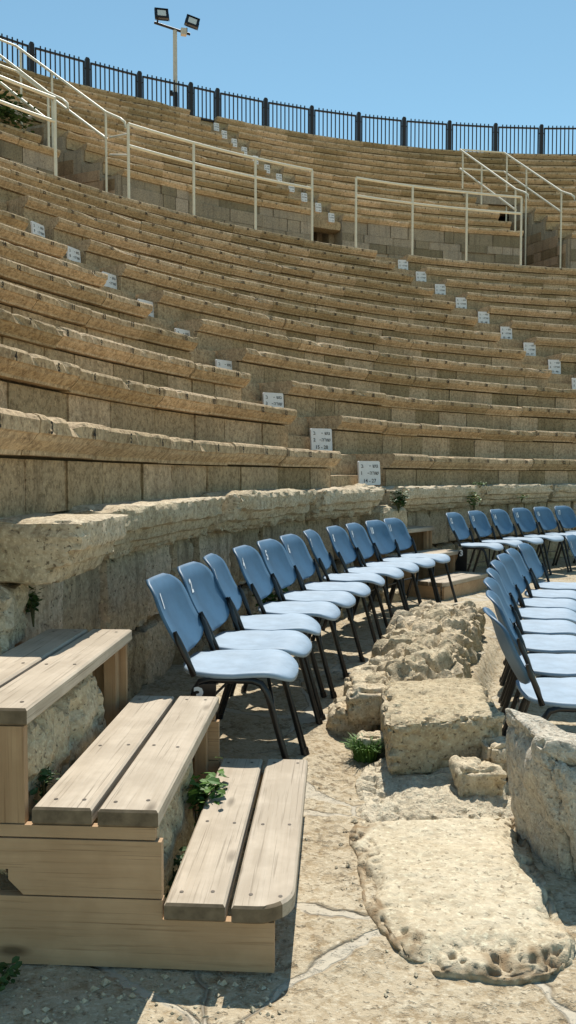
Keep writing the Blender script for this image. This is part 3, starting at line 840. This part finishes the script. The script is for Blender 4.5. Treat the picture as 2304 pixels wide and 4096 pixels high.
def grid_shell(f, nu, nv, d0, d1, vpar):
    m = MB()
    A = [[f(i, j, d0) for j in range(nv+1)] for i in range(nu+1)]; B = [[f(i, j, d1) for j in range(nv+1)] for i in range(nu+1)]
    vs = [p for r in A for p in r]+[p for r in B for p in r]; o = (nu+1)*(nv+1); fs = []
    I = lambda i, j: i*(nv+1)+j
    for i in range(nu):
        for j in range(nv):
            fs.append((I(i,j), I(i+1,j), I(i+1,j+1), I(i,j+1))); fs.append((o+I(i,j), o+I(i,j+1), o+I(i+1,j+1), o+I(i+1,j)))
    for i in range(nu):
        fs.append((I(i,0), o+I(i,0), o+I(i+1,0), I(i+1,0))); fs.append((I(i,nv), I(i+1,nv), o+I(i+1,nv), o+I(i,nv)))
    for j in range(nv):
        fs.append((I(0,j), I(0,j+1), o+I(0,j+1), o+I(0,j))); fs.append((I(nu,j), o+I(nu,j), o+I(nu,j+1), I(nu,j+1)))
    m.add(vs, fs, 0, True)
    return m
def chair_meshes():
    out = []
    nu, nv = 14, 24
    b = grid_shell(lambda i, j, d: back_pt(2*i/nu-1, j/nv, d), nu, nv, -.007, .006, 0)
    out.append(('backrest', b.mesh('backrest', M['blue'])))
    na, nb = 18, 14
    s = grid_shell(lambda i, j, d: seat_pt(2*i/na-1, 2*j/nb-1, d), na, nb, -.018, 0.0, 0)
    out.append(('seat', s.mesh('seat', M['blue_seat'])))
    for sd in (-1, 1):
        m = MB(); y = .205*sd
        m.tube([(-.155,y*.97,.46),(-.182,y*1.04,.535),(-.212,y*1.11,.605),(-.228,y*1.11,.645)], [.0145,.0145,.014,.009], 8)
        out.append(('back_post', m.mesh('back_post', M['black'])))
        m = MB(); y = .215*sd
        pts = [(-.275,y*1.05,.012)]
        pts += [(-.165,y,.352),(-.15,y,.400),(-.125,y,.438),(-.085,y,.450),(.09,y,.450),(.125,y,.438),(.15,y,.404),(.165,y,.352)]
        pts += [(.262,y*1.05,.012)]
        m.tube(pts, .0145, 8)
        m.tube([(-.279,y*1.05,0),(-.272,y*1.05,.03)], .018, 8); m.tube([(.266,y*1.05,0),(.258,y*1.05,.03)], .018, 8)
        out.append(('leg_frame', m.mesh('leg_frame', M['black'])))
    m = MB()
    m.tube([(-.06,-.21,.442),(-.06,.21,.442)], .010, 6); m.tube([(.09,-.21,.442),(.09,.21,.442)], .010, 6)
    m.tube([(.195,-.215,.23),(.12,.0,.44)], .008, 6); m.tube([(-.20,-.218,.22),(-.20,.218,.22)], .007, 6)
    out.append(('cross_bar', m.mesh('cross_bar', M['black'])))
    return out
CM = chair_meshes()
def chair(R, th, label, group, num=None, turn=0.0, dz=0.0, plate=None, shade=None):
    p = P(R, th, dz); t = rad(th)
    o = empty('plastic_chair', p, atan2(-cos(t), -sin(t))+rad(turn))
    for n, me in CM:
        c = bpy.data.objects.new(n, me); COL.objects.link(c); c.parent = o
        if n == 'backrest' and num:
            m = MB(); s = str(num)
            def fn(x, y):
                q = back_pt(max(-1, min(1, (x-.105)/.2)), .60+y/.36, .010)
                return Vector((back_pt(0, .60+y/.36, .010).x + (.055-.03*(.60+y/.36))*((x-.105)/.227)**2, x-.105, q.z))
            put_text(m, s, .075, fn, .035, 0, squeeze=.9)
            d = m.build('seat_number', M['whitepaint'], c)
    if plate:
        m = MB(); y = .232
        # dark plate filling the rear corner of the near leg frame
        ring = [(-.235,.18),(-.06,.18),(-.055,.44)] + [(-.09-.09*sin(a)*.9, .44-.10*(1-cos(a))) for a in [i*pi/2/6 for i in range(1,7)]] + [(-.215,.235)]
        k = len(ring); sy = -y
        m.add([(x,sy,z) for x,z in ring]+[(x,sy-.012,z) for x,z in ring], [tuple(range(k)), tuple(range(2*k-1,k-1,-1))]+[(i,k+i,k+(i+1)%k,(i+1)%k) for i in range(k)])
        pl = m.build('row_plate', M['black'], o)
        m = MB(); put_text(m, plate, .075, lambda x, z: Vector((-.125+x, sy-.0155, .352+z)), .035)
        m.build('row_number', M['whitepaint'], pl)
    tag(o, label, 'chair', group)
g = 'blue chairs along the podium wall'
TH = [-83.25,-81.05,-78.75,-76.4,-74.1,-71.8,-69.1,-66.8,-64.6,-62.35,-60.2]
turns = [0,-2,8,0,-3,-1,8,1,2,-5,-3]
labs = {1:'nearest blue chair of the wall row, black plate with a white 3 on its side'}
for i, th in enumerate(TH):
    n = i+1
    chair(12.075 - .05*i/10 + (.02 if n in (3,7) else 0), th, labs.get(n, 'blue plastic chair numbered %d on its back, in the row left of the wooden steps' % n), g, n, turns[i], .018, '3' if n == 1 else None)
for i, th in enumerate([-52.4,-49.7,-47.0,-44.3,-41.7,-39.2,-36.6,-34.1]):
    n = 12+i
    chair(12.04, th, 'blue plastic chair numbered %d on its back, right of the distant wooden steps' % n, g, n, random.uniform(-3,3), .012, '3' if n == 12 else None)
g = 'blue chairs of the inner row'
for i, th in enumerate([-80.9,-77.9,-74.9,-72.0,-69.15,-66.4,-63.6,-60.6]):
    lab = ['nearest blue chair of the inner row at the right edge, its back turned to us'] + ['%s blue chair from the near end of the inner row right of the rubble wall' % ORD[k] for k in range(2, 9)]
    chair([10.61,10.57,10.58,10.59,10.61,10.63,10.65,10.67][i], th, lab[i], g, None, [2,-1,-3,2,0,-4,2,-1][i], -.179)
for i, th in enumerate([-53.6,-50.7]):
    chair(10.56, th, ['blue chair at the right edge, black plate with a white 2 on its side','blue chair just past the one with the white 2 plate'][i], 'blue chairs beyond the inner row', 1+i, 0, -.179, '2' if i == 0 else None)

# ------------------------------------------------------------------ railings
def rail_top(th): return table([(-55,8.80),(-48.7,8.86),(-44,8.90),(-35,9.02),(-27,9.12),(-18,9.20),(-9,9.25)], th)
def walk_rail(ths, label):
    o = empty('handrail', P(21.93, ths[0], DZ)); inv = Matrix.Translation(o.location).inverted()
    def part(m, n):
        s = m.build(n, M['white_rail'], o); s.matrix_parent_inverse = inv
    n = 6*(len(ths)-1)
    for nm, d in (('top_rail',0),('middle_rail',.46)):
        m = MB(); pts = []
        for i in range(n+1):
            th = lerp(ths[0], ths[-1], i/n); pts.append(P(21.93, th, rail_top(th)-d))
        m.tube(pts, .034, 8); part(m, nm)
    for th in ths:
        m = MB(); m.tube([P(21.93,th,DZ-.03), P(21.93,th,rail_top(th)-.01)], .032, 8); part(m, 'post')
    tag(o, label, 'railing', 'cream railings along the walkway')
    return o, inv
o, inv = walk_rail([-44.05,-39.55,-35.0,-30.61], 'cream pipe railing of three bays crossing the upper aisle in mid view')
for d in (.22, .67):
    m = MB(); m.tube([P(21.93,-44.05,rail_top(-44)-d), P(25.7,-39.95,rail_top(-44)-d+1.55)], .03, 8)
    s = m.build('link_rail', M['white_rail'], o); s.matrix_parent_inverse = inv
walk_rail([-27.1,-22.48,-18.0,-13.48], 'cream pipe railing of three bays below the right stairwell')
walk_rail([-57.7,-53.2,-48.67], 'cream pipe railing at the left edge below the bush')
def stairwell_rail(el, er, sl_, sr_, label):
    """two sloping handrails, one on each side of a stairwell, joined across its upper end"""
    o = empty('stairwell_railing', P(25.75, er(25.75), DZ)); inv = Matrix.Translation(o.location).inverted()
    def part(pts, n, r=.034):
        m = MB(); m.tube(pts, r, 8); s = m.build(n, M['white_rail'], o); s.matrix_parent_inverse = inv
    zt = lambda R: 10.88+(R-25.75)*.885
    RT = 28.25
    for edge, sg, left in ((el, sl_, True), (er, sr_, False)):
        e = lambda R: edge(R)+sg
        part([P(25.2,e(25.2),10.36), P(25.22,e(25.22),10.52), P(25.35,e(25.35),10.64), P(25.75,e(25.75),zt(25.75)), P(RT,e(RT),zt(RT))], 'top_rail')
        part([P(25.72,e(25.72),zt(25.72)-.68), P(RT,e(RT),zt(RT)-.68)], 'middle_rail')
        for R in (25.75, 27.25, 28.12):
            zb = ZU(1+max(0,int((R-25.4)/.52)))-.05 if left else DZ
            part([P(R,e(R),zb), P(R,e(R),zt(R)-.01)], 'post', .032)
    for d in (0, .68):
        part([P(RT,el(RT)+sl_,zt(RT)-d), P(RT,er(RT)+sr_,zt(RT)-d)], 'cross_rail', .03)
    tag(o, label, 'railing', 'railings of the stairwells')
stairwell_rail(VLl, VLr, .05, -.35, 'sloping cream handrails of the left stairwell, rising beside the green bush')
stairwell_rail(VRl, VRr, -.05, -.25, 'sloping cream handrails of the right stairwell, ending just below the fence')

# ------------------------------------------------------------------ fence and lamp
fo = empty('metal_fence', P(31.46, -20, 14.2)); inv = Matrix.Translation(fo.location).inverted()
FT = [-53.4,-49.9,-46.4,-42.9,-39.42,-35.98,-32.57,-29.05,-27.16,-23.66,-20.22,-16.65,-13.17,-9.67,-6.13,-2.65,.85,4.35,7.85]
ftop = lambda th: table([(-53,14.9),(-39.4,15.10),(-36,15.20),(-32.6,15.27),(-29,15.37),(-20,15.46),(-10,15.54),(5,15.58)], th)
def fpart(m, n):
    s = m.build(n, M['fence'], fo); s.matrix_parent_inverse = inv
for th in FT:
    m = MB(); h = .068; zt = ftop(th)
    c = P(31.46, th); t = rad(th); rt = Vector((cos(t),-sin(t),0)); ou = Vector((sin(t),cos(t),0))
    m.box((-h,-h,13.6), (h,h,zt-.04), 0, lambda x, y, z: (c+rt*x+ou*y).to_tuple()[:2]+(z,))
    m.box((-h*.75,-h*.75,zt-.04), (h*.75,h*.75,zt), 0, lambda x, y, z: (c+rt*x+ou*y).to_tuple()[:2]+(z,))
    fpart(m, 'post')
for a, b in zip(FT, FT[1:]):
    m = MB(); pa, pb = P(31.46,a), P(31.46,b); d = (pb-pa); L = d.length; d = d/L; nrm = Vector((-d.y,d.x,0))
    za, zb = ftop(a)-.15, ftop(b)-.15
    zl = lambda s: lerp(za, zb, s/L)
    def bar(s, z0, z1, w, dp):
        for_ = lambda x, y, z: ((pa+d*(s+x)+nrm*y).x, (pa+d*(s+x)+nrm*y).y, z)
        m.box((-w,-dp,z0), (w,dp,z1), 0, for_)
    s0, s1 = .13, L-.13
    bar(s0, zl(s0)-1.10, zl(s0)+.025, .024, .02); bar(s1, zl(s1)-1.10, zl(s1)+.025, .024, .02)
    n = max(3, int(round((s1-s0)/.162)))
    for i in range(1, n):
        s = lerp(s0, s1, i/n); bar(s, zl(s)-1.08, zl(s)+.11, .018, .018)
    for dz in (0, -1.06):
        vs = []
        for s in (s0, s1):
            q = pa+d*s
            for y, z in ((-.03,-.026),(.03,-.026),(.03,.026),(-.03,.026)): vs.append((q.x+nrm.x*y, q.y+nrm.y*y, zl(s)+dz+z))
        m.add(vs, [(0,1,2,3),(7,6,5,4),(0,4,5,1),(1,5,6,2),(2,6,7,3),(3,7,4,0)])
    for s in (.062, L-.062-.045):
        bar(s+.02, zl(s)-.22, zl(s)-.19, .05, .01)
    fpart(m, 'panel')
tag(fo, 'dark metal bar fence curving along the top of the seating against the sky', 'fence')
lo = empty('floodlight_pole', P(31.9,-29.8,14.2)); linv = Matrix.Translation(lo.location).inverted()
def lpart(m, n, mat, par=None):
    s = m.build(n, mat, par or lo)
    s.matrix_parent_inverse = linv if par is None else Matrix.Identity(4)
    if par is not None: s.matrix_parent_inverse = par.matrix_parent_inverse.inverted() @ linv if False else Matrix.Identity(4)
    return s
c = P(31.9,-29.8)
m = MB(); m.tube([(c.x,c.y,13.4),(c.x,c.y,17.28)], [.085,.075], 12); lpart(m, 'pole', M['pole'])
m = MB(); m.tube([(c.x,c.y,14.25),(c.x,c.y,15.1)], .092, 12); m.box((c.x-.17,c.y-.14,14.95),(c.x-.08,c.y-.06,15.12)); lpart(m, 'base_sleeve', M['fence'])
t = rad(-29.8); rt = Vector((cos(t),-sin(t),0)); rt = Vector((.97,.24,0)).normalized(); fw = Vector((rt.y,-rt.x,0))
def off(x, y, z): return (c.x+rt.x*x+fw.x*y, c.y+rt.y*x+fw.y*y, z)
m = MB()
vs = []
m.tube([off(-.74,0,17.47), off(.55,0,17.22)], .045, 8); m.tube([off(-.62,0,17.46), off(-.62,.02,17.60)], .03, 6); m.tube([off(.42,0,17.25), off(.42,.02,17.42)], .03, 6)
lpart(m, 'cross_arm', M['fence'])
m = MB(); m.box((.20,.03,17.10),(.40,.20,17.32),0,off); lpart(m, 'junction_box', M['pole'])
for x, z, roll in ((-.48,17.77,-2),(.62,17.64,14)):
    m = MB(); mg = MB(); a = rad(roll)
    def fl(px, py, pz, x=x, z=z, a=a):
        # the lamp head leans down towards the stage
        ty = py - pz*.35; X = px*cos(a)+pz*sin(a); Z = -px*sin(a)+pz*cos(a)
        return off(x+X, ty+.1, z+Z)
    m.box((-.245,-.10,-.20),(.245,.03,.20),0,fl); m.box((-.24,.03,-.19),(.24,.06,-.165),0,fl); m.box((-.24,.03,.165),(.24,.06,.19),0,fl)
    m.box((-.24,.03,-.165),(-.205,.06,.165),0,fl); m.box((.205,.03,-.165),(.24,.06,.165),0,fl)
    for i in range(7): m.box((-.22+i*.073-.008,-.15,-.16),(-.22+i*.073+.008,-.10,.16),0,fl)
    m.box((-.22,-.02,-.30),(.22,.02,-.27),0,fl); m.box((-.255,-.02,-.30),(-.235,.02,.0),0,fl); m.box((.235,-.02,-.30),(.255,.02,.0),0,fl)
    fh = lpart(m, 'floodlight', M['black'])
    mg.box((-.15,.032,-.115),(.15,.038,.115),0,fl)
    gl = mg.build('lamp_glass', M['lampglass'], fh)
tag(lo, 'pale pole with two black floodlights rising behind the fence', 'floodlight')

# ------------------------------------------------------------------ plants
def leafy(name, label, cat, base, size, n, leaf, mat, droop=.3, stems=6, lean=(0,0), flower=None):
    base = Vector(base); o = empty(name, base)
    m = MB(); s = MB(); tips = []
    for i in range(stems):
        a = random.uniform(0, 2*pi); rr = random.uniform(.3, 1)
        tip = Vector((cos(a)*size[0]*rr+lean[0], sin(a)*size[1]*rr+lean[1], size[2]*random.uniform(.5,1)))
        mid = tip*.5+Vector((0,0,size[2]*.15)); tips.append((mid, tip))
        s.tube([Vector((0,0,-.02)), mid*.6, mid, tip], [.0035,.003,.0025,.0015], 5)
    for i in range(n):
        mid, tip = random.choice(tips); t = random.random()
        p = (mid*(1-t)+tip*t) + Vector((random.gauss(0,.28)*size[0], random.gauss(0,.28)*size[1], random.gauss(0,.16)*size[2]))
        if p.z < .005-.0*base.z and base.z < .05: p.z = random.uniform(.005,.03)
        L = leaf*random.uniform(.6,1.25); a = random.uniform(0,2*pi)
        d = Vector((cos(a), sin(a), random.uniform(-droop,.55))).normalized(); sd = d.cross(Vector((0,0,1))).normalized(); up = sd.cross(d)
        roll = random.uniform(-.6,.6); sd = (sd*cos(roll)+up*sin(roll)); up = sd.cross(d)
        w = L*.42
        vs = [p, p+d*L*.35+sd*w*.8+up*L*.07, p+d*L*.75+sd*w*.7+up*L*.05, p+d*L-up*L*.06, p+d*L*.75-sd*w*.7+up*L*.05, p+d*L*.35-sd*w*.8+up*L*.07, p+d*L*.5-up*L*.01]
        m.add(vs, [(0,1,6),(1,2,6),(2,3,6),(3,4,6),(4,5,6),(5,0,6)], 0, False)
    s.build('stem', M['stem'], o); m.build('foliage', M[mat], o)
    if flower:
        f = MB()
        for i in range(flower):
            mid, tip = random.choice(tips)
            p = tip+Vector((random.gauss(0,.2)*size[0], random.gauss(0,.2)*size[1], .01))
            for j in range(5):
                a = j*2*pi/5; d = Vector((cos(a), sin(a), .4))*leaf*.5; sd = d.cross(Vector((0,0,1))).normalized()*leaf*.2
                f.add([p, p+d*.6+sd, p+d, p+d*.6-sd], [(0,1,2,3)])
        f.build('flowers', M['leaf_yellow'], o)
    tag(o, label, cat)
leafy('weed', 'bright green leafy weed growing between the middle and lowest wooden steps', 'weed', (-.325,2.80,.06), (.07,.10,.17), 150, .042, 'leaf', lean=(.035,-.03))
leafy('weed', 'small dark weed low between the lower two wooden steps', 'weed', (-.335,2.42,.0), (.03,.08,.12), 70, .03, 'leaf_dark')
leafy('weed', 'small weed at the foot of the stone under the top wooden step', 'weed', (-.70,2.26,.38), (.03,.07,.08), 60, .024, 'leaf_dark')
leafy('weed', 'dark leafy weed hanging in the wall joint above the top wooden step', 'weed', (-1.04,3.26,.70), (.04,.05,.12), 90, .03, 'leaf_dark', droop=.7)
leafy('weed', 'dark weed at the left edge of the path beside the wooden steps', 'weed', (-.735,1.985,.0), (.045,.04,.05), 50, .022, 'leaf_dark')
leafy('weed', 'yellow-green weed behind the seats of chairs 6 and 7', 'weed', P(12.72,-69.6,.05), (.10,.14,.40), 150, .06, 'leaf', stems=8)
q = P(12.60,-56.9,.90); leafy('bush', 'dark bush hanging over the podium gap beside the distant wooden steps', 'bush', q, (.10,.10,.22), 200, .045, 'leaf_dark', droop=.8, stems=12)
q = P(12.56,-48.3,.86); leafy('weed', 'yellow-flowered weed growing from the cornice above chair 13', 'weed', q, (.08,.08,.22), 80, .045, 'leaf', flower=12)
q = P(12.58,-42.5,.93); leafy('weed', 'tiny weed on the cornice joint above chair 15', 'weed', q, (.05,.06,.10), 40, .03, 'leaf', flower=3)
q = P(12.60,-47.3,1.15); leafy('weed', 'low tuft on top of the cornice above chair 13', 'weed', q, (.09,.06,.05), 50, .03, 'leaf')
q = P(26.6,VLl(26.6)-1.0,ZU(2)-.1); leafy('bush', 'green bush growing on the upper tier beside the left stairwell', 'bush', q, (.75,.75,.95), 620, .13, 'leaf_dark', stems=18, lean=(.1,-.1))
def grass(name, label, base, n, r, h, mat):
    base = Vector(base); m = MB()
    for i in range(n):
        a = random.uniform(0,2*pi); rr = r*sqrt(random.random()); b = base+Vector((cos(a)*rr, sin(a)*rr*1.1, -.005))
        d = Vector((cos(a)*random.uniform(.1,.9)+random.gauss(0,.25), sin(a)*random.uniform(.1,.9)+random.gauss(0,.25), 0)); L = h*random.uniform(.5,1.15)
        sd = Vector((-d.y, d.x, 0)).normalized()*.0032
        pts = [b, b+d*L*.2+Vector((0,0,L*.45)), b+d*L*.5+Vector((0,0,L*.75)), b+d*L*.95+Vector((0,0,L*.82))]
        m.add([pts[0]-sd, pts[0]+sd, pts[1]-sd, pts[1]+sd, pts[2]-sd*.8, pts[2]+sd*.8, pts[3]], [(0,1,3,2),(2,3,5,4),(4,5,6)])
    tag(m.build(name, M[mat]), label, 'grass tuft')
grass('grass_tuft', 'bright green grass tuft at the left foot of the sandstone block', (.355,3.64,0), 340, .055, .105, 'leaf')

# ------------------------------------------------------------------ sky, sun, camera
AZ, EL = rad(8), rad(58)
wd = bpy.data.worlds.new('World'); scene.world = wd; wd.use_nodes = True
nt = wd.node_tree; bg = nt.nodes['Background']
sky = nt.nodes.new('ShaderNodeTexSky'); sky.sky_type = 'NISHITA'; sky.sun_disc = False
sky.sun_elevation = EL; sky.sun_rotation = AZ; sky.altitude = 0; sky.air_density = 1.0; sky.dust_density = 0.0; sky.ozone_density = 1.0
nt.links.new(mixc(nt, 1.0, sky.outputs[0], (.90,1.08,.93), 'MULTIPLY'), bg.inputs[0]); bg.inputs[1].default_value = .086
sl = bpy.data.lights.new('sun', 'SUN'); sl.energy = 3.4; sl.angle = rad(.53); sl.color = (1.0,.94,.84)
so = bpy.data.objects.new('sun', sl); COL.objects.link(so)
so.rotation_euler = Vector((sin(AZ)*cos(EL), cos(AZ)*cos(EL), sin(EL))).to_track_quat('Z','Y').to_euler()
cam = bpy.data.cameras.new('camera'); co = bpy.data.objects.new('camera', cam); COL.objects.link(co)
co.location = (0,0,1.3); co.rotation_euler = (rad(90)-.046, 0, 0)
cam.sensor_fit = 'VERTICAL'; cam.sensor_height = 24; cam.sensor_width = 13.5; cam.lens = 24*3215/4096
cam.clip_start = .05; cam.clip_end = 1000
scene.camera = co
scene.view_settings.view_transform = 'Standard'; scene.view_settings.look = 'None'
scene.view_settings.exposure = 0.78; scene.view_settings.gamma = 1.0
scene.cycles.max_bounces = 8; scene.cycles.diffuse_bounces = 5
